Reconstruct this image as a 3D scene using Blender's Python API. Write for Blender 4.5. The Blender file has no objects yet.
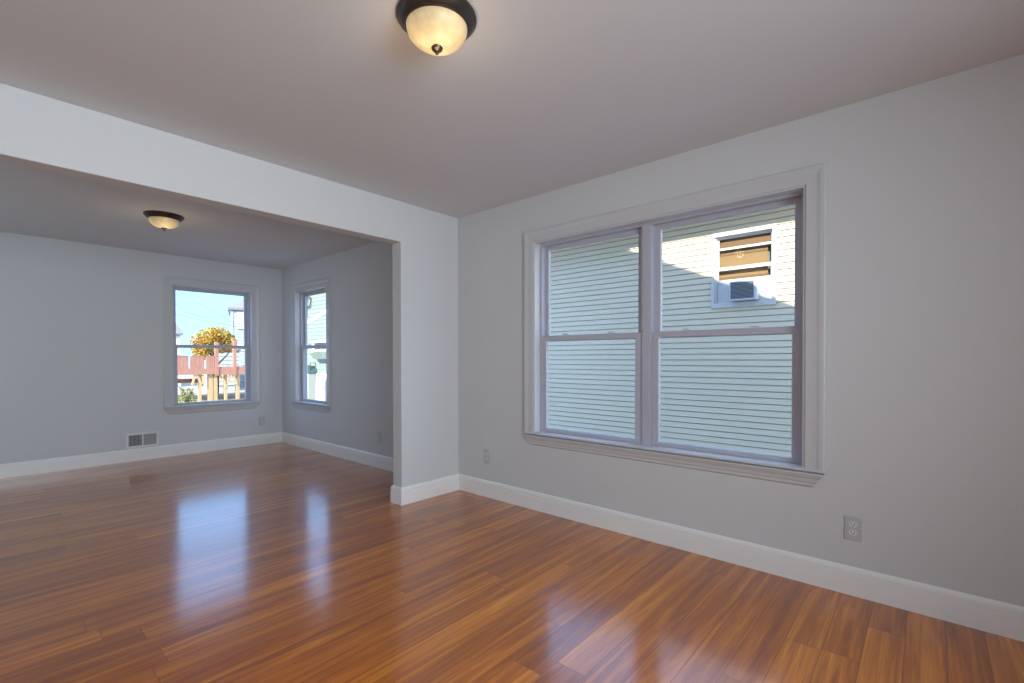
import bpy, bmesh, math, random
from mathutils import Vector, Matrix

SC = bpy.context.scene
COL = SC.collection

# ------------------------------------------------------------------ camera
A_R, B_P, B_F = 2.8843, 3.1806, 6.8918        # right wall plane x, partition plane y, far wall plane y
H = 2.44
CAM_H = 1.1808
yaw, pitch, roll = math.radians(41.3495), math.radians(0.6006), math.radians(-0.0801)
F = Vector((math.cos(yaw)*math.cos(pitch), math.sin(yaw)*math.cos(pitch), -math.sin(pitch)))
R = Vector((math.sin(yaw), -math.cos(yaw), 0))
U = R.cross(F)
R, U = R*math.cos(roll)+U*math.sin(roll), U*math.cos(roll)-R*math.sin(roll)
cam_d = bpy.data.cameras.new('camera')
cam = bpy.data.objects.new('camera', cam_d)
COL.objects.link(cam)
m = Matrix((R, U, -F)).transposed().to_4x4()
m.translation = Vector((0, 0, CAM_H))
cam.matrix_world = m
cam_d.sensor_width = 36
cam_d.lens = 473.21/1024*36
cam_d.shift_y = (363.27-341.5)/1024
cam_d.clip_start = 0.02
cam_d.clip_end = 400
SC.camera = cam

# ------------------------------------------------------------------ sky, sun, fill lights, exposure
SC.view_settings.view_transform = 'Standard'
SC.view_settings.look = 'None'
SC.view_settings.gamma = 1.0
SC.view_settings.use_curve_mapping = False
SC.view_settings.exposure = 0.0
SC.cycles.use_denoising = True
SC.cycles.max_bounces = 14
SC.cycles.diffuse_bounces = 7
SC.cycles.transparent_max_bounces = 24
SC.cycles.sample_clamp_indirect = 8

world = bpy.data.worlds.new('sky')
SC.world = world
world.use_nodes = True
wn, wl = world.node_tree.nodes, world.node_tree.links
wn.clear()
tc = wn.new('ShaderNodeTexCoord')
sx = wn.new('ShaderNodeSeparateXYZ')
wl.new(tc.outputs['Generated'], sx.inputs[0])
rmp = wn.new('ShaderNodeValToRGB')
SKY = [(0.0, (0.82, 1.45, 2.6)), (0.22, (0.72, 1.60, 3.0)), (0.40, (1.25, 1.85, 3.2)), (0.75, (1.05, 1.50, 2.6))]
while len(rmp.color_ramp.elements) < len(SKY):
    rmp.color_ramp.elements.new(0.5)
for el, (p_, c_) in zip(rmp.color_ramp.elements, SKY):
    el.position = p_
    el.color = c_+(1,)
wl.new(sx.outputs['Z'], rmp.inputs[0])
bg = wn.new('ShaderNodeBackground')
bg.inputs['Strength'].default_value = 1.0
wl.new(rmp.outputs[0], bg.inputs['Color'])
wo = wn.new('ShaderNodeOutputWorld')
wl.new(bg.outputs[0], wo.inputs[0])


def look_dir(o, d):
    o.rotation_euler = Vector(d).to_track_quat('-Z', 'Y').to_euler()


SUN_DIR = Vector((1.0, 0.35, -0.60))
sd = bpy.data.lights.new('sun', 'SUN')
sd.energy = 10.0
sd.color = (1.0, 0.93, 0.80)
sd.angle = math.radians(0.6)
so = bpy.data.objects.new('sun', sd)
COL.objects.link(so)
look_dir(so, SUN_DIR)
so.location = (-20, -7, 15)


def area(name, loc, d, sx_, sy_, energy, color, portal=False):
    l = bpy.data.lights.new(name, 'AREA')
    l.shape = 'RECTANGLE'
    l.size, l.size_y = sx_, sy_
    l.energy = energy
    l.color = color
    if portal:
        l.cycles.is_portal = True
    o = bpy.data.objects.new(name, l)
    COL.objects.link(o)
    o.location = loc
    look_dir(o, d)
    return o


# added fill lights for unseen daylight, behind the camera and at far-room left
area('fill_back', (0.30, -1.74, 1.40), (0.0, 1, 0.0), 2.0, 1.5, 72, (0.80, 0.90, 0.98)).data.spread = math.radians(124)
area('fill_left', (-1.74, 5.1, 1.4), (1, 0, 0), 1.4, 1.4, 13, (0.50, 0.80, 1.0))
# portals guide the sky light through the three windows seen
area('portal_main', (A_R+0.17, 1.40, 1.35), (-1, 0, 0), 1.85, 1.5, 1, (1, 1, 1), True)
area('portal_side', (A_R+0.17, 6.02, 1.35), (-1, 0, 0), 0.9, 1.5, 1, (1, 1, 1), True)
area('portal_far', (2.05, B_F+0.17, 1.35), (0, -1, 0), 0.95, 1.5, 1, (1, 1, 1), True)


# ------------------------------------------------------------------ materials
def new_mat(name):
    mt = bpy.data.materials.new(name)
    mt.use_nodes = True
    nt = mt.node_tree
    return mt, nt.nodes, nt.links, nt.nodes['Principled BSDF']


def mat(name, col, rough=0.6, metal=0.0, noise=0.04, scale=8.0, bump=0.0, bump_scale=60.0, spec=0.5, coat=0.0):
    """plain surface with a slight procedural variation"""
    mt, n, l, b = new_mat(name)
    b.inputs['Roughness'].default_value = rough
    b.inputs['Metallic'].default_value = metal
    b.inputs['Specular IOR Level'].default_value = spec
    b.inputs['Coat Weight'].default_value = coat
    t = n.new('ShaderNodeTexCoord')
    nz = n.new('ShaderNodeTexNoise')
    nz.inputs['Scale'].default_value = scale
    nz.inputs['Detail'].default_value = 4
    l.new(t.outputs['Object'], nz.inputs['Vector'])
    mx = n.new('ShaderNodeMix')
    mx.data_type = 'RGBA'
    mx.inputs['A'].default_value = tuple(max(0, c*(1-noise)) for c in col)+(1,)
    mx.inputs['B'].default_value = tuple(min(1, c*(1+noise)) for c in col)+(1,)
    l.new(nz.outputs['Fac'], mx.inputs['Factor'])
    l.new(mx.outputs['Result'], b.inputs['Base Color'])
    if bump:
        n2 = n.new('ShaderNodeTexNoise')
        n2.inputs['Scale'].default_value = bump_scale
        l.new(t.outputs['Object'], n2.inputs['Vector'])
        bp = n.new('ShaderNodeBump')
        bp.inputs['Strength'].default_value = bump
        bp.inputs['Distance'].default_value = 0.002
        l.new(n2.outputs['Fac'], bp.inputs['Height'])
        l.new(bp.outputs[0], b.inputs['Normal'])
    return mt


M_WALL = mat('wall_paint', (0.62, 0.634, 0.645), 0.75, noise=0.01, scale=2, bump=0.12, bump_scale=220)
M_CEIL = mat('ceiling_paint', (0.665, 0.68, 0.695), 0.85, noise=0.012, scale=1.5, bump=0.1, bump_scale=180)
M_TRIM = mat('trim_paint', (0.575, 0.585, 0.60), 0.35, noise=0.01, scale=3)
M_BASE = mat('white_gloss_paint', (0.86, 0.86, 0.85), 0.3, noise=0.01, scale=3)
M_VINYL = mat('shaded_white_vinyl', (0.47, 0.48, 0.545), 0.4, noise=0.01, scale=5)  # white vinyl, its bluish backlit shade put into the base colour
M_PLATE = mat('outlet_plastic', (0.50, 0.52, 0.535), 0.35, noise=0.01)
M_SLOT = mat('outlet_slot_dark', (0.03, 0.03, 0.03), 0.6)
M_SCREW = mat('screw_metal', (0.6, 0.6, 0.58), 0.35, metal=0.8)
M_BRONZE = mat('oil_rubbed_bronze', (0.075, 0.062, 0.055), 0.35, metal=0.7, noise=0.2, scale=20)
M_VENT = mat('vent_enamel', (0.72, 0.72, 0.72), 0.45)
M_VENTFIN = mat('vent_fin_grey', (0.48, 0.49, 0.50), 0.5)
M_DARK = mat('duct_dark', (0.02, 0.02, 0.022), 0.9)
M_SIDING = mat('cream_vinyl_siding', (0.71, 0.63, 0.455), 0.55, noise=0.03, scale=1.2)
M_SIDTRIM = mat('siding_white_trim', (0.60, 0.60, 0.58), 0.5)
M_GREEN = mat('sage_green_siding', (0.25, 0.30, 0.255), 0.6, noise=0.04, scale=1.0)
M_BLUEGREY = mat('blue_grey_siding', (0.40, 0.47, 0.47), 0.6, noise=0.04, scale=1.0)
M_PALE = mat('pale_grey_siding', (0.60, 0.62, 0.61), 0.6, noise=0.03)
M_ROOF = mat('asphalt_shingle', (0.25, 0.24, 0.23), 0.9, noise=0.25, scale=30, bump=0.3)
M_FOUND = mat('painted_foundation', (0.62, 0.61, 0.60), 0.8, noise=0.05)
M_SHADE = mat('tan_window_shade', (0.29, 0.17, 0.075), 0.8, noise=0.08, scale=3)
M_SHADE2 = mat('dark_tan_blind', (0.20, 0.105, 0.05), 0.8, noise=0.08, scale=3)
M_ROOMDARK = mat('dim_interior', (0.22, 0.20, 0.17), 0.9)
M_GRILLE = mat('ac_grille_dark', (0.05, 0.06, 0.075), 0.6)
M_ACWHITE = mat('ac_white_case', (0.60, 0.61, 0.60), 0.45)
M_DECK = mat('red_stained_boards', (0.44, 0.215, 0.155), 0.7, noise=0.18, scale=4)
M_LUMBER = mat('yellow_treated_lumber', (0.55, 0.39, 0.20), 0.7, noise=0.2, scale=5)
M_BARK = mat('bark', (0.16, 0.11, 0.08), 0.9, noise=0.3, scale=20, bump=0.5)
M_WIRE = mat('black_cable', (0.035, 0.035, 0.04), 0.6)
M_LINE = mat('grey_overhead_line', (0.20, 0.21, 0.23), 0.6)
M_TEAL = mat('teal_plastic', (0.07, 0.14, 0.13), 0.5)
M_BIN = mat('pale_bin_plastic', (0.38, 0.42, 0.38), 0.5)
M_BOX = mat('planter_box_green', (0.14, 0.18, 0.145), 0.7)
M_GROUND = mat('pale_gravel', (0.40, 0.37, 0.33), 0.95, noise=0.25, scale=3, bump=0.5, bump_scale=30)


def leaf_mat(name, c0, c1, c2):
    mt, n, l, b = new_mat(name)
    b.inputs['Roughness'].default_value = 0.6
    t = n.new('ShaderNodeTexCoord')
    nz = n.new('ShaderNodeTexNoise')
    nz.inputs['Scale'].default_value = 1.3
    nz.inputs['Detail'].default_value = 6
    l.new(t.outputs['Object'], nz.inputs['Vector'])
    r = n.new('ShaderNodeValToRGB')
    r.color_ramp.elements[0].position = 0.35
    r.color_ramp.elements[0].color = c0+(1,)
    r.color_ramp.elements[1].position = 0.62
    r.color_ramp.elements[1].color = c2+(1,)
    ee = r.color_ramp.elements.new(0.5)
    ee.color = c1+(1,)
    l.new(nz.outputs['Fac'], r.inputs[0])
    l.new(r.outputs[0], b.inputs['Base Color'])
    return mt


M_AUTUMN = leaf_mat('autumn_leaves', (0.33, 0.36, 0.05), (0.52, 0.37, 0.04), (0.52, 0.27, 0.04))
M_BUSHLEAF = leaf_mat('bush_leaves', (0.16, 0.19, 0.04), (0.30, 0.31, 0.09), (0.40, 0.36, 0.18))


def glass_mat():
    mt = bpy.data.materials.new('window_glass')
    mt.use_nodes = True
    n, l = mt.node_tree.nodes, mt.node_tree.links
    n.clear()
    o = n.new('ShaderNodeOutputMaterial')
    mx = n.new('ShaderNodeMixShader')
    fr = n.new('ShaderNodeFresnel')
    fr.inputs['IOR'].default_value = 1.22
    geo = n.new('ShaderNodeNewGeometry')
    # the same ratio on both faces of the pane
    tr = n.new('ShaderNodeBsdfTransparent')
    tr.inputs['Color'].default_value = (0.965, 0.985, 0.98, 1)
    gl = n.new('ShaderNodeBsdfGlossy')
    gl.inputs['Roughness'].default_value = 0.0
    sw = n.new('ShaderNodeMath')
    sw.operation = 'MULTIPLY'
    inv = n.new('ShaderNodeMath')
    inv.operation = 'SUBTRACT'
    inv.inputs[0].default_value = 1.0
    l.new(geo.outputs['Backfacing'], inv.inputs[1])
    l.new(fr.outputs[0], sw.inputs[0])
    l.new(inv.outputs[0], sw.inputs[1])
    l.new(sw.outputs[0], mx.inputs[0])
    l.new(tr.outputs[0], mx.inputs[1])
    l.new(gl.outputs[0], mx.inputs[2])
    l.new(mx.outputs[0], o.inputs[0])
    return mt


M_GLASS = glass_mat()


def lamp_glass():
    """lit alabaster bowl: brightest round the bulbs low in the bowl, ribbed"""
    mt, n, l, b = new_mat('lit_alabaster_glass')
    b.inputs['Base Color'].default_value = (0.55, 0.42, 0.24, 1)
    b.inputs['Roughness'].default_value = 0.45
    t = n.new('ShaderNodeTexCoord')
    s = n.new('ShaderNodeSeparateXYZ')
    l.new(t.outputs['Object'], s.inputs[0])
    an = n.new('ShaderNodeMath')
    an.operation = 'ARCTAN2'
    l.new(s.outputs['Y'], an.inputs[0])
    l.new(s.outputs['X'], an.inputs[1])
    w = n.new('ShaderNodeMath')
    w.operation = 'MULTIPLY'
    w.inputs[1].default_value = 3.0
    l.new(an.outputs[0], w.inputs[0])
    c = n.new('ShaderNodeMath')
    c.operation = 'SINE'
    l.new(w.outputs[0], c.inputs[0])
    nz = n.new('ShaderNodeTexNoise')
    nz.inputs['Scale'].default_value = 26
    nz.inputs['Detail'].default_value = 5
    l.new(t.outputs['Object'], nz.inputs['Vector'])
    mr = n.new('ShaderNodeMapRange')          # lower in the bowl = nearer the bulb
    mr.inputs['From Min'].default_value = -0.036
    mr.inputs['From Max'].default_value = -0.112
    mr.inputs['To Min'].default_value = 0.20
    mr.inputs['To Max'].default_value = 0.52
    l.new(s.outputs['Z'], mr.inputs['Value'])
    m1 = n.new('ShaderNodeMath')
    m1.operation = 'MULTIPLY_ADD'
    m1.inputs[1].default_value = 0.13
    l.new(c.outputs[0], m1.inputs[0])
    l.new(mr.outputs[0], m1.inputs[2])
    m2 = n.new('ShaderNodeMath')
    m2.operation = 'MULTIPLY_ADD'
    m2.inputs[1].default_value = 0.55
    l.new(nz.outputs['Fac'], m2.inputs[0])
    l.new(m1.outputs[0], m2.inputs[2])
    m3 = n.new('ShaderNodeMath')
    m3.operation = 'SUBTRACT'
    m3.inputs[1].default_value = 0.275
    l.new(m2.outputs[0], m3.inputs[0])
    b.inputs['Emission Color'].default_value = (1.0, 0.74, 0.36, 1)
    l.new(m3.outputs[0], b.inputs['Emission Strength'])
    return mt


M_LAMP = lamp_glass()


def floor_mat():
    """glossy strand-bamboo boards running along x"""
    mt, n, l, b = new_mat('bamboo_floor_boards')
    W, L, Y0 = 0.1265, 1.85, 1.078
    g = n.new('ShaderNodeNewGeometry')
    s = n.new('ShaderNodeSeparateXYZ')
    l.new(g.outputs['Position'], s.inputs[0])

    def mth(op, a, bb=None, c=None):
        k = n.new('ShaderNodeMath')
        k.operation = op
        for i, v in enumerate((a, bb, c)):
            if v is None:
                continue
            if isinstance(v, (int, float)):
                k.inputs[i].default_value = v
            else:
                l.new(v, k.inputs[i])
        return k.outputs[0]

    yr = mth('DIVIDE', mth('SUBTRACT', s.outputs['Y'], Y0), W)
    row = mth('FLOOR', yr)
    fy = mth('FRACT', yr)
    wn1 = n.new('ShaderNodeTexWhiteNoise')
    wn1.noise_dimensions = '1D'
    l.new(row, wn1.inputs['W'])
    xr = mth('ADD', mth('DIVIDE', s.outputs['X'], L), mth('MULTIPLY', wn1.outputs['Value'], 7.3))
    ci = mth('FLOOR', xr)
    fx = mth('FRACT', xr)
    cv = n.new('ShaderNodeCombineXYZ')
    l.new(row, cv.inputs[0])
    l.new(ci, cv.inputs[1])
    wn2 = n.new('ShaderNodeTexWhiteNoise')
    wn2.noise_dimensions = '2D'
    l.new(cv.outputs[0], wn2.inputs['Vector'])
    # stretched grain, shifted per board
    gv = n.new('ShaderNodeCombineXYZ')
    l.new(mth('ADD', mth('MULTIPLY', s.outputs['X'], 0.9), mth('MULTIPLY', wn2.outputs['Value'], 37.0)), gv.inputs[0])
    l.new(mth('MULTIPLY', s.outputs['Y'], 17.0), gv.inputs[1])
    l.new(mth('MULTIPLY', wn2.outputs['Value'], 11.0), gv.inputs[2])
    n1 = n.new('ShaderNodeTexNoise')
    n1.inputs['Scale'].default_value = 1.25
    n1.inputs['Detail'].default_value = 6
    n1.inputs['Roughness'].default_value = 0.62
    n1.inputs['Distortion'].default_value = 0.6
    l.new(gv.outputs[0], n1.inputs['Vector'])
    gv2 = n.new('ShaderNodeCombineXYZ')
    l.new(mth('MULTIPLY', s.outputs['X'], 6.0), gv2.inputs[0])
    l.new(mth('MULTIPLY', s.outputs['Y'], 130.0), gv2.inputs[1])
    l.new(mth('MULTIPLY', wn2.outputs['Value'], 19.0), gv2.inputs[2])
    n2 = n.new('ShaderNodeTexNoise')
    n2.inputs['Scale'].default_value = 1.0
    n2.inputs['Detail'].default_value = 3
    l.new(gv2.outputs[0], n2.inputs['Vector'])
    v = mth('ADD', mth('MULTIPLY', n1.outputs['Fac'], 0.85), mth('MULTIPLY', n2.outputs['Fac'], 0.20))
    v = mth('ADD', v, mth('MULTIPLY', mth('SUBTRACT', wn2.outputs['Value'], 0.5), 0.15))
    r = n.new('ShaderNodeValToRGB')
    cr = r.color_ramp
    cr.elements[0].position = 0.30
    cr.elements[0].color = (0.22, 0.056, 0.009, 1)
    cr.elements[1].position = 0.80
    cr.elements[1].color = (0.90, 0.370, 0.040, 1)
    for p_, c_ in ((0.45, (0.38, 0.102, 0.011, 1)), (0.57, (0.52, 0.152, 0.013, 1)), (0.68, (0.68, 0.225, 0.018, 1))):
        q = cr.elements.new(p_)
        q.color = c_
    l.new(v, r.inputs[0])
    # board seams
    ey = mth('MINIMUM', fy, mth('SUBTRACT', 1.0, fy))
    ex = mth('MINIMUM', fx, mth('SUBTRACT', 1.0, fx))
    seam = mth('MINIMUM', mth('MULTIPLY', ey, W), mth('MULTIPLY', ex, L))
    sm = n.new('ShaderNodeMapRange')
    sm.inputs['From Min'].default_value = 0.0004
    sm.inputs['From Max'].default_value = 0.0018
    sm.inputs['To Min'].default_value = 0.35
    sm.inputs['To Max'].default_value = 1.0
    l.new(seam, sm.inputs['Value'])
    mx = n.new('ShaderNodeMix')
    mx.data_type = 'RGBA'
    mx.blend_type = 'MULTIPLY'
    mx.inputs['Factor'].default_value = 1.0
    l.new(r.outputs[0], mx.inputs['A'])
    l.new(sm.outputs[0], mx.inputs['B'])
    l.new(mx.outputs['Result'], b.inputs['Base Color'])
    b.inputs['Roughness'].default_value = 0.35
    b.inputs['Specular IOR Level'].default_value = 0.10
    b.inputs['Coat Weight'].default_value = 1.0
    b.inputs['Coat Roughness'].default_value = 0.15
    b.inputs['Coat IOR'].default_value = 1.68
    # slight cupping of every board
    bp = n.new('ShaderNodeBump')
    bp.inputs['Strength'].default_value = 0.25
    bp.inputs['Distance'].default_value = 0.0012
    cup = mth('MULTIPLY', mth('MULTIPLY', fy, mth('SUBTRACT', 1.0, fy)), 1.2)
    hh = mth('ADD', mth('ADD', cup, mth('MULTIPLY', n1.outputs['Fac'], 0.18)), mth('MULTIPLY', wn2.outputs['Value'], 0.3))
    hh = mth('MULTIPLY', hh, sm.outputs[0])
    l.new(hh, bp.inputs['Height'])
    l.new(bp.outputs[0], b.inputs['Normal'])
    l.new(bp.outputs[0], b.inputs['Coat Normal'])
    return mt


M_FLOOR = floor_mat()


# ------------------------------------------------------------------ mesh helpers
def ident(u, d, z):
    return (u, d, z)


class MB:
    """collects shapes (mapped through f) into one mesh object"""
    def __init__(self, f=ident):
        self.bm = bmesh.new()
        self.f = f

    def V(self, *p):
        return self.bm.verts.new(self.f(*p))

    def box(self, u0, u1, d0, d1, z0, z1):
        v = [self.V(u, d, z) for z in (z0, z1) for d in (d0, d1) for u in (u0, u1)]
        for q in ((0, 1, 3, 2), (4, 6, 7, 5), (0, 4, 5, 1), (2, 3, 7, 6), (0, 2, 6, 4), (1, 5, 7, 3)):
            self.bm.faces.new([v[i] for i in q])
        return self

    def ring(self, u0, u1, z0, z1, w, d0, d1, wb=None, wt=None):
        """rectangular ring (frame) in the u-z plane with mitred corners"""
        wb = w if wb is None else wb
        wt = w if wt is None else wt
        o = [(u0, z0), (u1, z0), (u1, z1), (u0, z1)]
        i = [(u0+w, z0+wb), (u1-w, z0+wb), (u1-w, z1-wt), (u0+w, z1-wt)]
        vo0 = [self.V(u, d0, z) for u, z in o]
        vi0 = [self.V(u, d0, z) for u, z in i]
        vo1 = [self.V(u, d1, z) for u, z in o]
        vi1 = [self.V(u, d1, z) for u, z in i]
        for k in range(4):
            j = (k+1) % 4
            self.bm.faces.new((vo0[k], vo0[j], vi0[j], vi0[k]))
            self.bm.faces.new((vo1[k], vi1[k], vi1[j], vo1[j]))
            self.bm.faces.new((vo0[k], vo1[k], vo1[j], vo0[j]))
            self.bm.faces.new((vi0[k], vi0[j], vi1[j], vi1[k]))
        return self

    def loft(self, secs, cap=True):
        """secs: list of closed loops of points"""
        L = [[self.V(*p) for p in s] for s in secs]
        for a_, b_ in zip(L, L[1:]):
            for k in range(len(a_)):
                j = (k+1) % len(a_)
                self.bm.faces.new((a_[k], a_[j], b_[j], b_[k]))
        if cap:
            self.bm.faces.new(L[0])
            self.bm.faces.new(list(reversed(L[-1])))
        return self

    def poly(self, pts, ext):
        """prism: polygon pts moved by the vector ext"""
        e_ = Vector(ext)
        return self.loft([[tuple(p) for p in pts], [tuple(Vector(p)+e_) for p in pts]])

    def bar(self, p, q, w, t, up=(0, 0, 1)):
        """rectangular bar from p to q"""
        p, q = Vector(p), Vector(q)
        d = (q-p).normalized()
        s = d.cross(Vector(up))
        if s.length < 1e-4:
            s = Vector((1, 0, 0))
        s.normalize()
        n_ = s.cross(d)
        secs = []
        for c in (p, q):
            secs.append([tuple(c+s*a_*w/2+n_*b_*t/2) for a_, b_ in ((-1, -1), (1, -1), (1, 1), (-1, 1))])
        return self.loft(secs)

    def tube(self, pts, r, seg=8, cyc=False):
        pts = [Vector(p) for p in pts]
        secs = []
        N = len(pts)
        for i in range(N):
            a_ = pts[(i-1) % N] if (cyc or i > 0) else pts[i]
            c = pts[(i+1) % N] if (cyc or i < N-1) else pts[i]
            d = (c-a_).normalized()
            s = d.cross(Vector((0.13, 0.21, 0.97)))
            s.normalize()
            n_ = s.cross(d)
            rr = r[i] if isinstance(r, (list, tuple)) else r
            secs.append([tuple(pts[i]+(s*math.cos(2*math.pi*k/seg)+n_*math.sin(2*math.pi*k/seg))*rr) for k in range(seg)])
        if cyc:
            secs.append(secs[0])
        return self.loft(secs, cap=not cyc)

    def lathe(self, prof, seg=48, c=(0, 0, 0)):
        """prof: (r, z) from one end to the other"""
        secs = []
        for r_, z_ in prof:
            secs.append([(c[0]+max(r_, 1e-4)*math.cos(2*math.pi*k/seg), c[1]+max(r_, 1e-4)*math.sin(2*math.pi*k/seg), c[2]+z_) for k in range(seg)])
        return self.loft(secs)

    def build(self, name, material, parent=None, bevel=0.0, smooth=False, weld=False):
        if weld:
            bmesh.ops.remove_doubles(self.bm, verts=self.bm.verts, dist=1e-5)
        bmesh.ops.recalc_face_normals(self.bm, faces=self.bm.faces)
        me = bpy.data.meshes.new(name)
        self.bm.to_mesh(me)
        self.bm.free()
        me.materials.append(material)
        o = bpy.data.objects.new(name, me)
        COL.objects.link(o)
        if parent:
            o.parent = parent
        if smooth:
            for p in me.polygons:
                p.use_smooth = True
            me.set_sharp_from_angle(angle=math.radians(35))
        if bevel:
            b_ = o.modifiers.new('bevel', 'BEVEL')
            b_.width = bevel
            b_.segments = 2
            b_.limit_method = 'ANGLE'
            b_.angle_limit = math.radians(40)
        return o


def tag(o, label=None, cat=None, group=None, kind=None):
    if label:
        o['label'] = label
    if cat:
        o['category'] = cat
    if group:
        o['group'] = group
    if kind:
        o['kind'] = kind
    return o


def empty(name, loc=(0, 0, 0)):
    o = bpy.data.objects.new(name, None)
    COL.objects.link(o)
    o.location = loc
    o.empty_display_size = 0.1
    return o


def copy_tree(o, parent=None):
    c = o.copy()
    COL.objects.link(c)
    c.parent = parent
    for ch in list(o.children):
        copy_tree(ch, c)
    return c


def fright(u, d, z):          # right wall: u = y, d = depth into the wall
    return (A_R+d, u, z)


def ffar(u, d, z):            # far wall: u = x
    return (u, B_F+d, z)


# ------------------------------------------------------------------ room shell
X_L, Y_B = -1.80, -1.80
T_W = 0.16
o = MB().box(X_L-T_W, A_R+T_W, Y_B-T_W, B_F+T_W, -0.06, 0.0).build('floor', M_FLOOR)
tag(o, 'glossy reddish brown strand bamboo floor boards', 'floor', kind='structure')
o = MB().box(X_L-T_W, A_R+T_W, Y_B-T_W, B_F+T_W, H, H+0.08).build('ceiling', M_CEIL)
tag(o, 'flat painted ceiling over both rooms', 'ceiling', kind='structure')


def wall_holes(name, f, u0, u1, z0, z1, t, holes, label):
    """one closed wall mesh with rectangular openings (no inner faces)"""
    us = sorted({u0, u1, *[h[0] for h in holes], *[h[1] for h in holes]})
    zs = sorted({z0, z1, *[h[2] for h in holes], *[h[3] for h in holes]})
    mb = MB(f)
    bm = mb.bm
    cache = {}

    def v(i, j, k):
        if (i, j, k) not in cache:
            cache[(i, j, k)] = mb.V(us[i], t*k, zs[j])
        return cache[(i, j, k)]

    def solid(i, j):
        if not (0 <= i < len(us)-1 and 0 <= j < len(zs)-1):
            return False
        cu, cz = (us[i]+us[i+1])/2, (zs[j]+zs[j+1])/2
        return not any(h[0] < cu < h[1] and h[2] < cz < h[3] for h in holes)
    for i in range(len(us)-1):
        for j in range(len(zs)-1):
            if not solid(i, j):
                continue
            for k in (0, 1):
                bm.faces.new((v(i, j, k), v(i+1, j, k), v(i+1, j+1, k), v(i, j+1, k)))
            for di, dj, a_, b_ in ((-1, 0, (i, j), (i, j+1)), (1, 0, (i+1, j), (i+1, j+1)),
                                   (0, -1, (i, j), (i+1, j)), (0, 1, (i, j+1), (i+1, j+1))):
                if not solid(i+di, j+dj):
                    bm.faces.new((v(*a_, 0), v(*b_, 0), v(*b_, 1), v(*a_, 1)))
    o_ = mb.build(name, M_WALL)
    return tag(o_, label, 'wall', kind='structure')


Z0W, Z1W = 0.585, 2.085             # rough opening of every window
W1 = (0.485, 2.310)                 # big double window, y range
W2 = (1.590, 2.500)                 # far window, x range
W3 = (5.585, 6.460)                 # narrow side window, y range
wall_holes('wall_right', fright, Y_B, B_F+T_W, 0.0, H, T_W,
           [(W1[0], W1[1], Z0W, Z1W), (W3[0], W3[1], Z0W, Z1W)], 'long white wall with the double window, carried on into the far room')
wall_holes('wall_far', ffar, X_L, A_R, 0.0, H, T_W, [(W2[0], W2[1], Z0W, Z1W)], 'white end wall of the far room')
tag(MB().box(X_L-T_W, X_L, Y_B, B_F+T_W, 0, H).build('wall_left', M_WALL), 'white wall on the left side', 'wall', kind='structure')
tag(MB().box(X_L-T_W, A_R+T_W, Y_B-T_W, Y_B, 0, H).build('wall_back', M_WALL), 'white wall behind the camera', 'wall', kind='structure')
JX, HD, TH = 2.2674, 2.116, 0.1185
mb = MB()
mb.poly([(X_L, B_P, H), (X_L, B_P, HD), (JX, B_P, HD), (JX, B_P, 0), (A_R, B_P, 0), (A_R, B_P, H)], (0, TH, 0))
tag(mb.build('wall_partition', M_WALL, bevel=0.004), 'white partition with the wide plain opening into the far room', 'wall', kind='structure')

# roof of this house (saltbox, its rake throws the slanting shadow on the neighbour)
def rake(y):
    return 5.10+0.458*(y+0.29)


mb = MB()
yr_, ye, yb_ = 4.0, -4.8, 7.3
zb_ = rake(yr_)-0.458*(yb_-yr_)
mb.poly([(-6.0, ye, 2.56), (-6.0, ye, rake(ye)), (-6.0, yr_, rake(yr_)), (-6.0, yb_, zb_), (-6.0, yb_, 2.56)], (9.2, 0, 0))
tag(mb.build('roof', M_ROOF), 'shingled roof over the rooms', 'roof', kind='structure')


# ------------------------------------------------------------------ baseboards
BB = [(0.0, 0.0), (0.016, 0.0), (0.016, 0.0975), (0.0095, 0.0990), (0.0095, 0.1030), (0.0155, 0.1045), (0.015, 0.1205),
      (0.0085, 0.1220), (0.0085, 0.1260), (0.012, 0.1275), (0.009, 0.134), (0.004, 0.139), (0.0, 0.140)]


def baseboard(name, pts, label, closed_ends=True):
    """pts: wall-line corner points; the profile stands off to the left of travel"""
    mb_ = MB()
    secs = []
    P = [Vector((p[0], p[1])) for p in pts]
    for i, p in enumerate(P):
        def nrm(a_, b_):
            d = (b_-a_).normalized()
            return Vector((-d.y, d.x))
        if i == 0:
            n_ = nrm(P[0], P[1])
        elif i == len(P)-1:
            n_ = nrm(P[-2], P[-1])
        else:
            n1, n2 = nrm(P[i-1], P[i]), nrm(P[i], P[i+1])
            n_ = (n1+n2)/(1+n1.dot(n2))
        secs.append([(p.x+n_.x*w, p.y+n_.y*w, z) for w, z in BB])
    mb_.loft(secs)
    return tag(mb_.build(name, M_BASE), label, 'baseboard', kind='structure')


baseboard('baseboard_right', [(X_L, Y_B), (A_R, Y_B), (A_R, B_P), (JX, B_P), (JX, B_P+TH), (A_R, B_P+TH), (A_R, B_F), (X_L, B_F)],
          'white moulded baseboard round both rooms')


# ------------------------------------------------------------------ windows
CASE = [(0.000, 0.000), (0.000, 0.012), (0.003, 0.0135), (0.030, 0.0138), (0.050, 0.0150), (0.062, 0.0185), (0.066, 0.0195),
        (0.083, 0.0200), (0.087, 0.0185), (0.090, 0.0165), (0.090, 0.000)]


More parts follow.
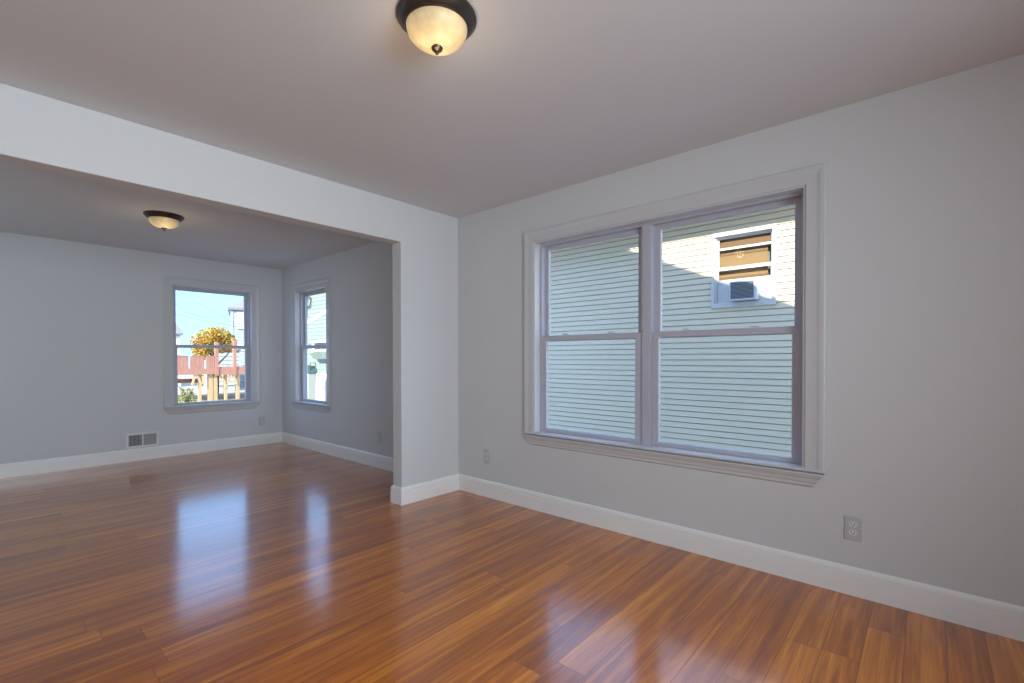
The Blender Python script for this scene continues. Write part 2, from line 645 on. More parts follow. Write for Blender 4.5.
def make_window(name, f, u0, u1, splits, label, locks=True):
    root = tag(empty(name, f((u0+u1)/2, 0, Z0W)), label, 'window', kind='structure')

    def g(u, d, z):               # local to root
        p, c = f(u, d, z), root.location
        return (p[0]-c[0], p[1]-c[1], p[2]-c[2])
    zt = Z1W
    zs = Z0W+0.018                # top of the stool
    # casing: two legs and a head, mitred
    mb_ = MB(g)
    path = [(u0, zs, (-1, 0)), (u0, zt, (-1, 1)), (u1, zt, (1, 1)), (u1, zs, (1, 0))]
    secs = [[(u+dx*w, -t, z+dz*w) for w, t in CASE] for u, z, (dx, dz) in path]
    mb_.loft(secs)
    mb_.build('casing', M_TRIM, root)
    # jamb lining
    mb_ = MB(g)
    mb_.ring(u0-0.001, u1+0.001, Z0W, zt+0.001, 0.012, -0.006, 0.075, wb=0.005, wt=0.012)
    mb_.build('jamb', M_TRIM, root)
    # stool, flush with the casing's outer edges
    mb_ = MB(g)
    a_, b_ = u0-0.090, u1+0.090
    out = [(0.0, Z0W+0.003), (0.0, zs), (-0.020, zs), (-0.0235, zs-0.003), (-0.0235, Z0W+0.006), (-0.020, Z0W+0.003)]
    mb_.loft([[(uu, d, z) for d, z in out] for uu in (a_, b_)])
    mb_.box(u0+0.012, u1-0.012, 0.0, 0.078, Z0W+0.004, zs)
    mb_.build('stool', M_TRIM, root)
    # apron with mitred returns
    prof = [(0.000, -0.002), (0.034, -0.002), (0.034, -0.010), (0.030, -0.013), (0.027, -0.022), (0.020, -0.034), (0.017, -0.050), (0.013, -0.056), (0.012, -0.072), (0.000, -0.081)]
    mb_ = MB(g)
    ins = [0.0, 0.0, 0.006, 0.008, 0.014, 0.023, 0.034, 0.038, 0.049, 0.055]
    mb_.loft([[(a_+i_, -t, Z0W+z) for (t, z), i_ in zip(prof, ins)], [(b_-i_, -t, Z0W+z) for (t, z), i_ in zip(prof, ins)]])
    mb_.build('apron', M_TRIM, root)
    # vinyl frame and mullion
    mb_ = MB(g)
    lo, hi = u0+0.010, u1-0.010
    mb_.ring(lo, hi, zs-0.012, zt-0.010, 0.020, 0.062, 0.150, wb=0.014, wt=0.016)
    # parting stops that divide the two sash tracks
    for (s0, s1) in splits:
        mb_.box(s0-0.004, s0+0.006, 0.104, 0.108, zs, zt-0.02)
        mb_.box(s1-0.006, s1+0.004, 0.104, 0.108, zs, zt-0.02)
    for k in range(len(splits)-1):
        c0, c1 = splits[k][1], splits[k+1][0]
        mb_.box(c0+0.001, c1-0.001, 0.064, 0.150, zs, zt-0.02)
        mb_.box(c0+0.012, c1-0.012, 0.058, 0.064, zs, zt-0.02)
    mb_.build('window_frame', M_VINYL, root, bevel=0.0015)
    zm = 1.3555
    for (s0, s1) in splits:
        mb_ = MB(g)
        mb_.ring(s0, s1, zs-0.001, zm, 0.046, 0.070, 0.101, wb=0.032, wt=0.039)
        mb_.box(s0+0.03, s1-0.03, 0.066, 0.070, zs+0.006, zs+0.014)          # lift rail
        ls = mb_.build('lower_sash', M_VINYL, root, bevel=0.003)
        mb_ = MB(g)
        mb_.box(s0+0.040, s1-0.040, 0.083, 0.088, zs+0.026, zm-0.033)
        mb_.build('pane', M_GLASS, ls)
        mb_ = MB(g)
        mb_.ring(s0+0.002, s1-0.002, zm-0.036, zt-0.024, 0.040, 0.107, 0.138, wb=0.034, wt=0.030)
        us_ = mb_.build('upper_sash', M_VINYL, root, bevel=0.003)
        mb_ = MB(g)
        mb_.box(s0+0.036, s1-0.036, 0.120, 0.125, zm-0.008, zt-0.048)
        mb_.build('pane', M_GLASS, us_)
        w_ = s1-s0
        for q in (0.27, 0.73):
            c = s0+w_*q
            mb_ = MB(g)
            mb_.box(c-0.026, c+0.026, 0.078, 0.098, zm-0.001, zm+0.006)
            mb_.box(c-0.012, c+0.012, 0.080, 0.096, zm+0.006, zm+0.013)
            mb_.poly([(c-0.004, 0.076, zm+0.007), (c+0.030, 0.070, zm+0.007), (c+0.030, 0.076, zm+0.007), (c+0.004, 0.090, zm+0.007)], (0, 0, 0.007))
            mb_.build('sash_lock', M_ACWHITE, ls, bevel=0.0015)
    return root


make_window('window_1', fright, W1[0], W1[1], [(0.515, 1.370), (1.445, 2.290)],
            'white double-hung double window looking onto cream siding')
make_window('window_2', ffar, W2[0], W2[1], [(1.612, 2.478)], 'white double-hung window in the far wall')
make_window('window_3', fright, W3[0], W3[1], [(5.607, 6.438)], 'narrow white double-hung window at the side of the far room')


# ------------------------------------------------------------------ outlets
def make_outlet(f, u, z, label):
    root = empty('wall_outlet', f(u, 0, z))
    tag(root, label, 'outlet', 'duplex wall outlets')
    c = root.location

    def g(uu, d, zz):
        p = f(u+uu, d, z+zz)
        return (p[0]-c[0], p[1]-c[1], p[2]-c[2])
    mb_ = MB(g)
    ch = 0.004
    mb_.loft([[(-0.037, 0, -0.060), (0.037, 0, -0.060), (0.037, 0, 0.060), (-0.037, 0, 0.060)],
              [(-0.037, -0.003, -0.060), (0.037, -0.003, -0.060), (0.037, -0.003, 0.060), (-0.037, -0.003, 0.060)],
              [(-0.037+ch, -0.0062, -0.060+ch), (0.037-ch, -0.0062, -0.060+ch), (0.037-ch, -0.0062, 0.060-ch), (-0.037+ch, -0.0062, 0.060-ch)]])
    mb_.build('cover_plate', M_PLATE, root)
    for s in (-1, 1):
        cz = s*0.0205
        mb_ = MB(g)
        pts = []
        for k in range(24):
            a_ = 2*math.pi*k/24
            pts.append((0.0168*math.cos(a_), -0.0060, cz+max(-0.0135, min(0.0135, 0.0168*math.sin(a_)))))
        mb_.poly(pts, (0, -0.0022, 0)) if False else mb_.loft([pts, [(p[0], -0.0085, p[2]) for p in pts]])
        rc = mb_.build('receptacle', M_VENT, root)
        mb_ = MB(g)
        mb_.box(-0.0085, -0.0058, -0.0090, -0.0084, cz-0.001, cz+0.009)
        mb_.box(0.0058, 0.0085, -0.0090, -0.0084, cz+0.000, cz+0.009)
        pts = [(0.0032*math.cos(2*math.pi*k/12), -0.0084, cz-0.007+0.0032*math.sin(2*math.pi*k/12)) for k in range(12)]
        mb_.loft([pts, [(p[0], -0.0090, p[2]) for p in pts]])
        mb_.build('slots', M_SLOT, rc)
    mb_ = MB(g)
    pts = [(0.0028*math.cos(2*math.pi*k/12), -0.0060, 0.0028*math.sin(2*math.pi*k/12)) for k in range(12)]
    mb_.loft([pts, [(p[0], -0.0076, p[2]) for p in pts]])
    mb_.build('screw', M_SCREW, root)
    return root


make_outlet(fright, 0.277, 0.332, 'duplex wall outlet right of the double window, largest and nearest of the outlets')
make_outlet(fright, 2.822, 0.345, 'duplex wall outlet beside the partition corner, left of the double window')
make_outlet(fright, 4.456, 0.328, 'duplex wall outlet in the far room, right of the narrow side window')
make_outlet(ffar, 2.612, 0.322, 'duplex wall outlet in the far room corner, right of the end window')

# ------------------------------------------------------------------ return air vent
root = empty('wall_vent', ffar(1.292, 0, 0.235))
tag(root, 'white metal air register low on the far wall, above the baseboard', 'vent')


def gv_(u, d, z):
    return (u, d, z)


mb = MB()
mb.ring(-0.157, 0.157, -0.090, 0.090, 0.028, -0.010, 0.0)
mb.build('register_frame', M_VENT, root, bevel=0.003)
mb = MB()
mb.box(-0.130, 0.130, -0.0015, -0.0005, -0.063, 0.063)
mb.build('duct_opening', M_DARK, root)
mb = MB()
mb.box(-0.008, 0.008, -0.0095, -0.001, -0.064, 0.064)
mb.build('divider', M_VENT, root)
for side in (-1, 1):
    for k in range(9):
        x = side*(0.018+k*0.0128)
        mb = MB()
        dx = -0.0042*side
        mb.poly([(x-dx-0.0007, -0.0082, -0.063), (x-dx+0.0007, -0.0082, -0.063), (x+dx+0.0007, -0.0018, -0.063), (x+dx-0.0007, -0.0018, -0.063)], (0, 0, 0.126))
        mb.build('louver_fin', M_VENTFIN, root)
mb = MB()
mb.box(-0.134, -0.130, -0.016, -0.008, -0.02, 0.02)
mb.build('damper_lever', M_VENT, root)


# ------------------------------------------------------------------ ceiling lights
def ceiling_light(loc, label):
    root = tag(empty('ceiling_light', loc), label, 'ceiling light', 'flush ceiling lights')
    mb_ = MB()
    mb_.lathe([(0.0, -0.0005), (0.1445, -0.0005), (0.146, -0.005), (0.1455, -0.010), (0.141, -0.014), (0.138, -0.018), (0.132, -0.025),
               (0.124, -0.032), (0.119, -0.035), (0.119, -0.038), (0.116, -0.041), (0.112, -0.040), (0.111, -0.035), (0.0, -0.035)], 64)
    mb_.build('rim', M_BRONZE, root, smooth=True)
    mb_ = MB()
    pr = []
    for k in range(15):
        a_ = k/14*math.pi/2
        pr.append((0.112*math.cos(a_)**0.9 if k < 14 else 0.0, -0.038-0.073*math.sin(a_)))
    mb_.lathe([(0.0, -0.0365), (0.111, -0.0365)]+pr, 64)
    mb_.build('glass_bowl', M_LAMP, root, smooth=True)
    mb_ = MB()
    mb_.lathe([(0.0, -0.107), (0.019, -0.110), (0.0215, -0.114), (0.019, -0.120), (0.010, -0.124), (0.006, -0.127), (0.0072, -0.131), (0.005, -0.136), (0.0, -0.139)], 24)
    mb_.build('finial', M_BRONZE, root, smooth=True)
    ld = bpy.data.lights.new('bulb', 'POINT')
    ld.energy = 1.3 if loc[1] < 3 else 0.8
    ld.color = (1.0, 0.76, 0.46)
    ld.shadow_soft_size = 0.045
    lo = bpy.data.objects.new('bulb', ld)
    COL.objects.link(lo)
    lo.parent = root
    lo.location = (0, 0, -0.26)
    return root


ceiling_light((1.140, 1.370, H), 'bronze-rimmed alabaster bowl ceiling light in the near room, largest in view')
ceiling_light((1.113, 5.050, H), 'bronze-rimmed alabaster bowl ceiling light in the far room beyond the opening')


# ------------------------------------------------------------------ outside
GZ = -0.50
mb = MB()
mb.box(-60, 90, -60, 120, GZ-0.3, GZ)
tag(mb.build('ground', M_GROUND), 'pale sunlit gravel ground outside', 'ground', kind='structure')


def clapboard(mb_, f, u0, u1, z0, z1, step=0.1016, butt=0.018, phase=0.0, holes=(), gap=0.013):
    """lapped courses: f maps (u, d, z) with d outward negative; thickness behind is added"""
    k0 = math.floor((z0-phase)/step)
    z = phase+k0*step
    while z < z1:
        a_, b_ = max(z, z0), min(z+step, z1)
        if b_-a_ > 1e-3:
            segs = [(u0, u1)]
            for h in holes:
                if a_ < h[3]-1e-4 and b_ > h[2]+1e-4:
                    ns = []
                    for s in segs:
                        if h[0] > s[0]:
                            ns.append((s[0], min(s[1], h[0])))
                        if h[1] < s[1]:
                            ns.append((max(s[0], h[1]), s[1]))
                    segs = ns
            for s in segs:
                mb_.loft([[(uu, 0.03, a_), (uu, -butt, a_), (uu, -butt+0.001, a_+0.003), (uu, -0.004, b_-gap), (uu, 0.022, b_-gap), (uu, 0.022, b_), (uu, 0.03, b_)] for uu in s])
        z += step
    return mb_


# ---- cream neighbour across the side yard
NX, NY0, NY1, NZT = 8.40, -6.0, 9.5, 3.70
root = empty('neighbour_house', (NX, 2.0, GZ))
tag(root, 'cream clapboard house across the side yard, filling the double window', 'house')


def gl(f=None, c=None):
    c = Vector(c)

    def g(u, d, z):
        p = f(u, d, z)
        return (p[0]-c[0], p[1]-c[1], p[2]-c[2])
    return g


fN = gl(lambda u, d, z: (NX+d, u, z), root.location)
NW = (1.845, 2.750, 2.100, 3.245)          # window opening
mb = MB(fN)
clapboard(mb, None, NY0, NY1, GZ+0.15, NZT, phase=1.461, holes=[NW])
mb.build('siding', M_SIDING, root)
mb = MB(fN)
mb.box(NY0, NY1, 0.20, 8.0, GZ, NZT)
mb.box(NY0+0.01, NY1-0.01, 0.03, 0.20, GZ, NW[2]-0.02)
mb.box(NY0+0.01, NY1-0.01, 0.03, 0.20, NW[3]+0.02, NZT)
mb.box(NY0+0.01, NW[0]-0.02, 0.03, 0.20, NW[2]-0.02, NW[3]+0.02)
mb.box(NW[1]+0.02, NY1-0.01, 0.03, 0.20, NW[2]-0.02, NW[3]+0.02)
mb.build('house_body', M_SIDING, root)
mb = MB(fN)
mb.box(NY0-0.02, NY1+0.02, -0.03, 0.0, GZ, GZ+0.15)
mb.build('foundation', M_FOUND, root)
mb = MB(fN)                               # eave: soffit, fascia
mb.box(NY0-0.3, NY1+0.3, -0.62, 0.02, NZT, NZT+0.03)
mb.box(NY0-0.3, NY1+0.3, -0.65, -0.62, NZT-0.02, NZT+0.18)
mb.build('eave', M_SIDTRIM, root)
mb = MB(fN)
mb.loft([[(uu, -0.70, NZT+0.16), (uu, 4.0, NZT+1.4), (uu, 8.7, NZT+0.16), (uu, 8.6, NZT+0.03), (uu, -0.6, NZT+0.03)] for uu in (NY0-0.35, NY1+0.35)])
mb.build('roof', M_ROOF, root)
# its window
mb = MB(fN)
mb.ring(1.812, 2.806, NW[2]-0.070, NW[3]+0.055, 0.052, -0.045, 0.03, wb=0.075, wt=0.068)
win = mb.build('window', M_SIDTRIM, root, bevel=0.003)
mb = MB(fN)
mb.ring(NW[0], NW[1], NW[2], NW[3], 0.026, -0.006, 0.10, wb=0.02, wt=0.026)
mb.build('window_frame', M_SIDTRIM, win)
mb = MB(fN)
mb.ring(NW[0]+0.022, NW[1]-0.022, 2.665, NW[3]-0.020, 0.030, 0.035, 0.062, wb=0.055, wt=0.03)
mb.box(NW[0]+0.05, NW[1]-0.05, 0.036, 0.058, 3.010, 3.048)
mb.build('upper_sash', M_SIDTRIM, win)
mb = MB(fN)
mb.ring(NW[0]+0.022, NW[1]-0.022, 2.440, 2.665, 0.030, 0.010, 0.034, wb=0.060, wt=0.005)
mb.build('lower_sash', M_SIDTRIM, win)
mb = MB(fN)
mb.box(NW[0]+0.05, NW[1]-0.05, 0.045, 0.049, 2.70, NW[3]-0.04)
mb.box(NW[0]+0.05, NW[1]-0.05, 0.020, 0.024, 2.49, 2.665)
mb.build('pane', M_GLASS, win)
mb = MB(fN)
mb.box(NW[0]+0.115, NW[1]-0.03, 0.105, 0.110, 2.55, 2.985)
mb.build('window_shade', M_SHADE, win)
for (uu0, dd0, dd1, zz0, zz1) in ((NW[0]+0.03, 0.085, 0.092, 2.985, NW[3]-0.02), (NW[0]+0.115, 0.098, 0.104, 2.925, 2.955), (NW[0]+0.115, 0.098, 0.104, 2.49, 2.56)):
    mb = MB(fN)
    mb.box(uu0, NW[1]-0.03, dd0, dd1, zz0, zz1)
    mb.build('blind_slat', M_SHADE2, win)
mb = MB(fN)
mb.box(NW[0]+0.001, NW[1]-0.001, 0.185, 0.198, NW[2]+0.001, NW[3]-0.001)
mb.build('dim_room', M_ROOMDARK, win)

# ---- air conditioner in that window
ac = empty('window_air_conditioner', (NX, 2.33, 2.120))
tag(ac, 'white window air conditioner with dark grille, set in the cream house window', 'air conditioner')
fA = gl(lambda u, d, z: (NX+d, u, z), ac.location)
mb = MB(fA)
mb.box(2.062, 2.472, -0.16, 0.17, 2.122, 2.438)
mb.build('case', M_ACWHITE, ac, bevel=0.008)
mb = MB(fA)
mb.box(2.104, 2.454, -0.164, -0.159, 2.150, 2.420)
gr = mb.build('grille', M_GRILLE, ac)
for k in range(13):
    mb = MB(fA)
    z = 2.160+k*0.0205
    mb.box(2.106, 2.452, -0.169, -0.163, z, z+0.004)
    mb.build('grille_slat', M_VENTFIN, gr)
for (p0, p1) in ((2.477, 2.720), (1.875, 2.057)):
    mb = MB(fA)
    nn = 9
    secs = []
    for k in range(nn*2+1):
        uu = p0+(p1-p0)*k/(nn*2)
        dd = 0.010 if k % 2 else 0.016
        secs.append([(uu, dd, 2.122), (uu, dd+0.008, 2.122), (uu, dd+0.008, 2.438), (uu, dd, 2.438)])
    mb.loft(secs)
    mb.build('accordion_panel', M_ACWHITE, ac)

# ---- sage green house seen through the narrow side window
root = empty('green_house', (9.0, 17.0, GZ))
tag(root, 'sage green clapboard house with white base beyond the narrow side window', 'house')
fG = gl(lambda u, d, z: (9.0+d, u, z), root.location)
mb = MB(fG)
clapboard(mb, None, 13.0, 24.0, 0.60, 4.3, step=0.15, butt=0.016, phase=0.0, gap=0.005)
mb.build('siding', M_GREEN, root)
mb = MB(fG)
mb.box(13.01, 23.99, 0.03, 7.0, GZ, 4.3)
mb.build('house_body', M_GREEN, root)
mb = MB(fG)
mb.box(13.0, 24.0, -0.02, 0.029, GZ, 0.60)
mb.build('foundation', M_FOUND, root)
mb = MB(fG)
mb.bar((21.0, -0.018, 2.18), (15.6, -0.018, 3.43), 0.02, 0.15, up=(0, 0, 1))
mb.build('rake_board', M_SIDTRIM, root)
mb = MB(fG)
mb.loft([[(uu, -0.25, 4.40), (uu, 3.5, 4.9), (uu, 7.25, 4.40), (uu, 7.2, 4.28), (uu, -0.2, 4.28)] for uu in (12.7, 24.3)])
mb.build('roof', M_ROOF, root)
mb = MB(fG)
mb.ring(16.9, 18.50, 1.45, 1.90, 0.10, -0.05, 0.0)
w_ = mb.build('window', M_SIDTRIM, root)
mb = MB(fG)
mb.box(17.0, 18.4, -0.012, -0.004, 1.55, 1.80)
mb.build('pane', M_GRILLE, w_)
mb = MB(fG)
mb.poly([(18.30, -0.3, 1.40), (17.90, -0.3, 1.16), (16.9, -0.3, 1.16), (16.6, -0.3, 1.40)], (0, 0.29, 0))
mb.build('planter_box', M_BOX, root)

mb = MB()
pts = []
for k in range(20):
    a_ = 2*math.pi*k/20
    pts.append((8.93+0.012*math.sin(3*a_), 18.78+0.17*math.cos(a_), 3.46+0.22*math.sin(a_)))
mb.tube(pts, 0.022, 8, cyc=True)
mb.tube([(8.95, 18.90, 3.30), (8.95, 18.98, 3.15), (8.96, 19.01, 2.9)], 0.016, 6)
tag(mb.build('cable_coil', M_WIRE, smooth=True), 'black coil of cable hanging high on the green house wall', 'cable')

# ---- bin by the green house
b0 = (8.0, 16.90, GZ)
root = tag(empty('wheelie_bin', b0), 'pale bin with teal lid standing beyond the narrow side window', 'bin')
mb = MB()
mb.loft([[(-0.14, -0.26, 0.06), (0.14, -0.26, 0.06), (0.14, 0.26, 0.06), (-0.14, 0.26, 0.06)],
         [(-0.16, -0.33, 1.16), (0.16, -0.33, 1.16), (0.16, 0.33, 1.16), (-0.16, 0.33, 1.16)]])
mb.build('bin_body', M_BIN, root, bevel=0.03)
mb = MB()
mb.loft([[(-0.18, -0.36, 1.15), (0.18, -0.36, 1.15), (0.18, 0.36, 1.15), (-0.18, 0.36, 1.15)],
         [(-0.18, -0.35, 1.24), (0.18, -0.35, 1.24), (0.18, 0.35, 1.24), (-0.18, 0.35, 1.24)],
         [(-0.15, -0.30, 1.46), (0.15, -0.30, 1.40), (0.15, 0.30, 1.40), (-0.15, 0.30, 1.46)]])
mb.build('lid', M_TEAL, root, bevel=0.02)
mb = MB()
mb.tube([(-0.1, -0.33, 1.2), (-0.1, -0.37, 1.52), (0.1, -0.37, 1.52), (0.1, -0.33, 1.2)], 0.02, 8)
mb.build('handle', M_TEAL, root)
for s in (-1, 1):
    mb = MB()
    pts = [(0.10*math.cos(2*math.pi*k/20), s*0.28-0.03, 0.10+0.10*math.sin(2*math.pi*k/20)) for k in range(20)]
    mb.loft([pts, [(p[0], p[1]+0.06, p[2]) for p in pts]])
    mb.build('wheel', M_DARK, root)

# ---- deck on timber posts beyond the far window
DY = 21.5
root = tag(empty('deck', (6.2, DY, GZ)), 'raised wooden deck with red board railing on yellow timber posts', 'deck')
gD = gl(lambda u, d, z: (u, DY+d, z), root.location)


def dpart(name, material, fn, parent=None, bevel=0.0):
    mb_ = MB(gD)
    fn(mb_)
    return mb_.build(name, material, parent or root, bevel)


dpart('deck_floor', M_DECK, lambda q: q.box(4.2, 8.6, 0.05, 3.4, 0.62, 0.70))
dpart('rim_beam', M_DECK, lambda q: q.box(4.2, 6.40, -0.03, 0.05, 0.56, 0.80))
dpart('rim_beam', M_DECK, lambda q: q.box(6.40, 8.6, -0.03, 0.05, 0.53, 0.76))


def panel(q, x0, x1, z0, z1):
    nb = max(2, int((x1-x0)/0.11))
    w__ = (x1-x0)/nb
    for k in range(nb):
        q.box(x0+k*w__+0.004, x0+(k+1)*w__-0.004, -0.02, 0.01, z0, z1-0.03)
    q.box(x0, x1, -0.03, 0.02, z1-0.04, z1)


for (x0, x1) in ((4.25, 4.55), (4.66, 5.00), (5.08, 5.43), (5.56, 5.965), (6.10, 6.36)):
    dpart('rail_panel', M_DECK, lambda q, a=x0, b=x1: panel(q, a, b, 0.78, 1.305))
for x in (5.44, 5.53, 5.975, 6.07):
    dpart('baluster', M_DECK, lambda q, a=x: q.box(a, a+0.035, -0.02, 0.02, 0.78, 1.28))
dpart('tall_post', M_DECK, lambda q: q.box(6.375, 6.495, -0.06, 0.06, 0.50, 1.86))
dpart('tall_post', M_DECK, lambda q: q.box(7.045, 7.150, -0.06, 0.06, 0.50, 1.95))
dpart('tall_post', M_DECK, lambda q: q.box(8.10, 8.20, -0.06, 0.06, 0.50, 1.80))
dpart('rear_beam', M_DECK, lambda q: q.box(4.3, 6.6, 2.9, 3.0, 0.12, 0.30))
dpart('lower_rail', M_DECK, lambda q: q.box(6.50, 8.10, -0.02, 0.02, 0.76, 0.86))
for (x0, x1) in ((6.155, 6.325), (6.345, 6.485), (7.185, 7.300), (6.745, 6.840), (5.83, 5.93), (4.6, 4.72)):
    dpart('support_post', M_LUMBER, lambda q, a=x0, b=x1: q.box(a, b, 0.06, 0.20, GZ, 0.62))
for p, q_ in (((5.70, 0.62), (5.60, 0.14)), ((5.76, 0.62), (5.94, 0.10)), ((5.97, 0.62), (5.96, 0.10)), ((6.56, 0.60), (6.79, 0.15)),
              ((6.95, 0.60), (6.75, -0.02)), ((7.05, 0.60), (7.19, 0.13))):
    dpart('brace', M_LUMBER, lambda q, a=p, b=q_: q.bar((a[0], 0.03, a[1]-0.07), (b[0], 0.03, b[1]), 0.07, 0.06, up=(0, 1, 0)))


# ---- greenery
def leaves(name, material, parent, blobs, n_, size, seed):
    rnd = random.Random(seed)
    mb_ = MB()
    for _ in range(n_):
        cx, cy, cz, rx, ry, rz = rnd.choice(blobs)
        while True:
            p = Vector((rnd.uniform(-1, 1), rnd.uniform(-1, 1), rnd.uniform(-1, 1)))
            if 0.3 < p.length < 1:
                break
        c = Vector((cx+p.x*rx, cy+p.y*ry, cz+p.z*rz))
        n1 = Vector((rnd.uniform(-1, 1), rnd.uniform(-1, 1), rnd.uniform(-0.4, 1))).normalized()
        t_ = n1.cross(Vector((rnd.uniform(-1, 1), rnd.uniform(-1, 1), rnd.uniform(-1, 1)))).normalized()
        b_ = n1.cross(t_)
        s_ = size*rnd.uniform(0.6, 1.3)
        v = [mb_.V(*(c+t_*s_)), mb_.V(*(c+b_*s_*0.5+n1*s_*0.15)), mb_.V(*(c-t_*s_)), mb_.V(*(c-b_*s_*0.5+n1*s_*0.15))]
        mb_.bm.faces.new(v)
    return mb_.build(name, material, parent)


root = tag(empty('autumn_tree', (7.50, 25.2, GZ)), 'yellow and orange autumn tree behind the red deck railing', 'tree')
mb = MB()
mb.tube([(0, 0, 0), (0.05, 0, 0.9), (-0.05, 0.05, 1.7), (0.05, 0, 2.7)], [0.13, 0.11, 0.08, 0.03], 10)
for k in range(6):
    a_ = k*1.05
    mb.tube([(0, 0, 1.3+0.12*k), (0.4*math.cos(a_), 0.4*math.sin(a_), 1.75+0.14*k), (0.68*math.cos(a_), 0.68*math.sin(a_), 2.1+0.13*k)], [0.05, 0.03, 0.012], 6)
mb.build('trunk', M_BARK, root, smooth=True)
leaves('foliage', M_AUTUMN, root, [(-0.62, 0, 2.35, 0.40, 0.5, 0.55), (-0.60, 0, 1.95, 0.34, 0.45, 0.40), (-0.25, 0, 2.72, 0.45, 0.5, 0.46), (0.22, 0, 2.82, 0.45, 0.5, 0.42),
                                 (0.55, 0, 2.45, 0.35, 0.5, 0.45), (0.05, 0.1, 2.35, 0.5, 0.5, 0.5)], 5200, 0.055, 3)

root = tag(empty('leafy_bush', (4.66, 18.5, GZ)), 'yellow green bush on the gravel in front of the deck', 'bush')
mb = MB()
for k in range(7):
    a_ = k*0.9
    mb.tube([(0.03*math.cos(a_), 0.03*math.sin(a_), 0), (0.12*math.cos(a_), 0.12*math.sin(a_), 0.4), (0.2*math.cos(a_), 0.2*math.sin(a_), 0.72)], [0.018, 0.012, 0.005], 6)
mb.build('stems', M_BARK, root)
leaves('foliage', M_BUSHLEAF, root, [(-0.05, 0, 0.5, 0.22, 0.22, 0.30), (0.1, 0, 0.35, 0.2, 0.2, 0.25), (-0.15, 0, 0.25, 0.15, 0.18, 0.25)], 620, 0.035, 5)
mb = MB()
mb.tube([(-0.02, 0.02, 0.10), (-0.10, -0.05, 0.62), (-0.36, -0.12, 0.90)], [0.016, 0.014, 0.008], 6)
mb.tube([(-0.10, -0.05, 0.62), (0.10, -0.1, 0.68)], [0.012, 0.006], 6)
mb.build('bare_branch', M_BARK, root)


# ---- houses far behind
def far_house(name, label, x0, x1, y0, y1, zt, zp, m_wall, ridge, step, over=0.25):
    """clapboard front facing -y, ridge along 'x' or 'y'"""
    c = ((x0+x1)/2, y0, GZ)
    r_ = tag(empty(name, c), label, 'house')
    g_ = gl(lambda u, d, z: (u, y0+d, z), c)
    mb_ = MB(g_)
    clapboard(mb_, None, x0, x1, GZ+0.3, zt, step=step, butt=0.02, gap=0.02)
    mb_.build('siding', m_wall, r_)
    mb_ = MB(g_)
    mb_.box(x0+0.005, x1-0.005, 0.03, y1-y0, GZ, zt)
    if ridge == 'y':
        xm = (x0+x1)/2
        mb_.poly([(x0, 0.03, zt), (x1, 0.03, zt), (xm, 0.03, zp-0.06)], (0, y1-y0-0.03, 0))
    mb_.build('house_body', m_wall, r_)
    mb_ = MB(g_)
    D = y1-y0
    if ridge == 'hip':
        xm, ym = (x0+x1)/2, D/2
        top = zp
        base = [(x0-over, -over, zt), (x1+over, -over, zt), (x1+over, D+over, zt), (x0-over, D+over, zt)]
        base2 = [(p[0], p[1], zt+0.12) for p in base]
        tp = [(xm-0.6, ym-0.6, top), (xm+0.6, ym-0.6, top), (xm+0.6, ym+0.6, top), (xm-0.6, ym+0.6, top)]
        mb_.loft([base, base2, tp])
    elif ridge == 'x':
        mb_.loft([[(uu, -over, zt), (uu, -over, zt+0.1), (uu, D/2, zp), (uu, D+over, zt+0.1), (uu, D+over, zt)] for uu in (x0-over, x1+over)])
    else:
        xm = (x0+x1)/2
        mb_.loft([[(x0-over, dd, zt-0.08), (x0-over, dd, zt+0.06), (xm, dd, zp+0.06), (x1+over, dd, zt+0.06), (x1+over, dd, zt-0.08), (xm, dd, zp-0.08)] for dd in (-over, D+over)])
    mb_.build('roof', M_ROOF, r_)
    return r_, g_


r_, g_ = far_house('blue_house', 'blue grey two-storey house with white window at right behind the deck', 9.72, 16.0, 30.0, 37.0, 3.98, 6.2, M_BLUEGREY, 'hip', 0.16, 0.15)
mb = MB(g_)
mb.ring(10.03, 10.75, 2.88, 3.86, 0.09, -0.08, 0.0)
w_ = mb.build('window', M_SIDTRIM, r_)
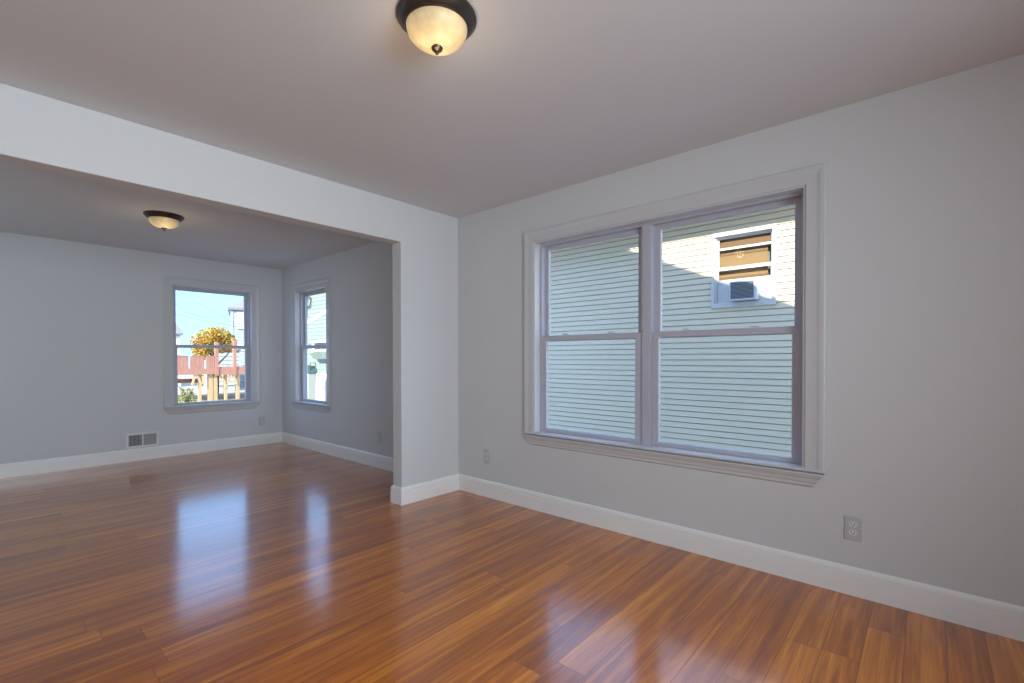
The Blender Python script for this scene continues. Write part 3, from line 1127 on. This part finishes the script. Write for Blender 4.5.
# the house stands turned, so that only its front is seen
ang = -math.radians(19)
pv = Vector((r_.location.x-9.72, 0.0))
r_.rotation_euler.z = ang
r_.location = (9.72+pv.x*math.cos(ang), 30.0+pv.x*math.sin(ang), GZ)
mb = MB(g_)
mb.box(10.11, 10.67, -0.05, -0.03, 2.96, 3.78)
mb.box(10.11, 10.67, -0.07, -0.05, 3.33, 3.40)
mb.build('pane', M_PALE, w_)
mb = MB(g_)
mb.box(9.70, 9.85, -0.04, 0.0, GZ+0.3, 3.98)
mb.build('corner_board', M_BLUEGREY, r_)
far_house('white_house', 'small white house with a grey gable roof at far left beyond the deck', 3.9, 8.27, 34.0, 42.0, 2.62, 4.6, M_SIDTRIM, 'x', 0.2, 0.12)
far_house('grey_shed', 'low pale grey shed with lapped boards behind the tall deck posts', 7.95, 9.35, 27.6, 29.2, 1.58, 1.80, M_PALE, 'x', 0.22, 0.06)


# ---- overhead wires
def wire(pts, r, label):
    mb_ = MB()
    P = [Vector(p) for p in pts]
    out = []
    for i in range(len(P)-1):                    # smooth through the points
        p0, p1, p2, p3 = P[max(i-1, 0)], P[i], P[i+1], P[min(i+2, len(P)-1)]
        for k in range(6):
            t = k/6
            out.append(0.5*((2*p1)+(p2-p0)*t+(2*p0-5*p1+4*p2-p3)*t*t+(3*p1-p0-3*p2+p3)*t**3))
    out.append(P[-1])
    mb_.tube(out, r, 6)
    return tag(mb_.build('overhead_wire', M_LINE), label, 'wire', 'overhead wires')


wire([(4.0, 26, 5.75), (6.16, 26, 4.39), (7.11, 26, 3.77), (8.04, 26, 3.27), (8.7, 26.4, 3.0)], 0.008, 'straight overhead wire slanting from upper left sky down to the blue grey house')
wire([(4.5, 25.5, 5.1), (6.153, 26, 3.70), (6.542, 26, 3.37), (7.105, 26, 3.19), (7.735, 26, 3.215), (8.394, 26, 3.42), (9.58, 29.75, 3.96)], 0.011, 'sagging overhead wire curving up to the eave of the blue grey house')
wire([(4.5, 26, 3.55), (6.619, 26, 3.135), (7.311, 26, 2.99), (8.168, 26, 2.87), (11.2, 29.36, 2.75)], 0.009, 'lowest overhead wire running just above the autumn tree')
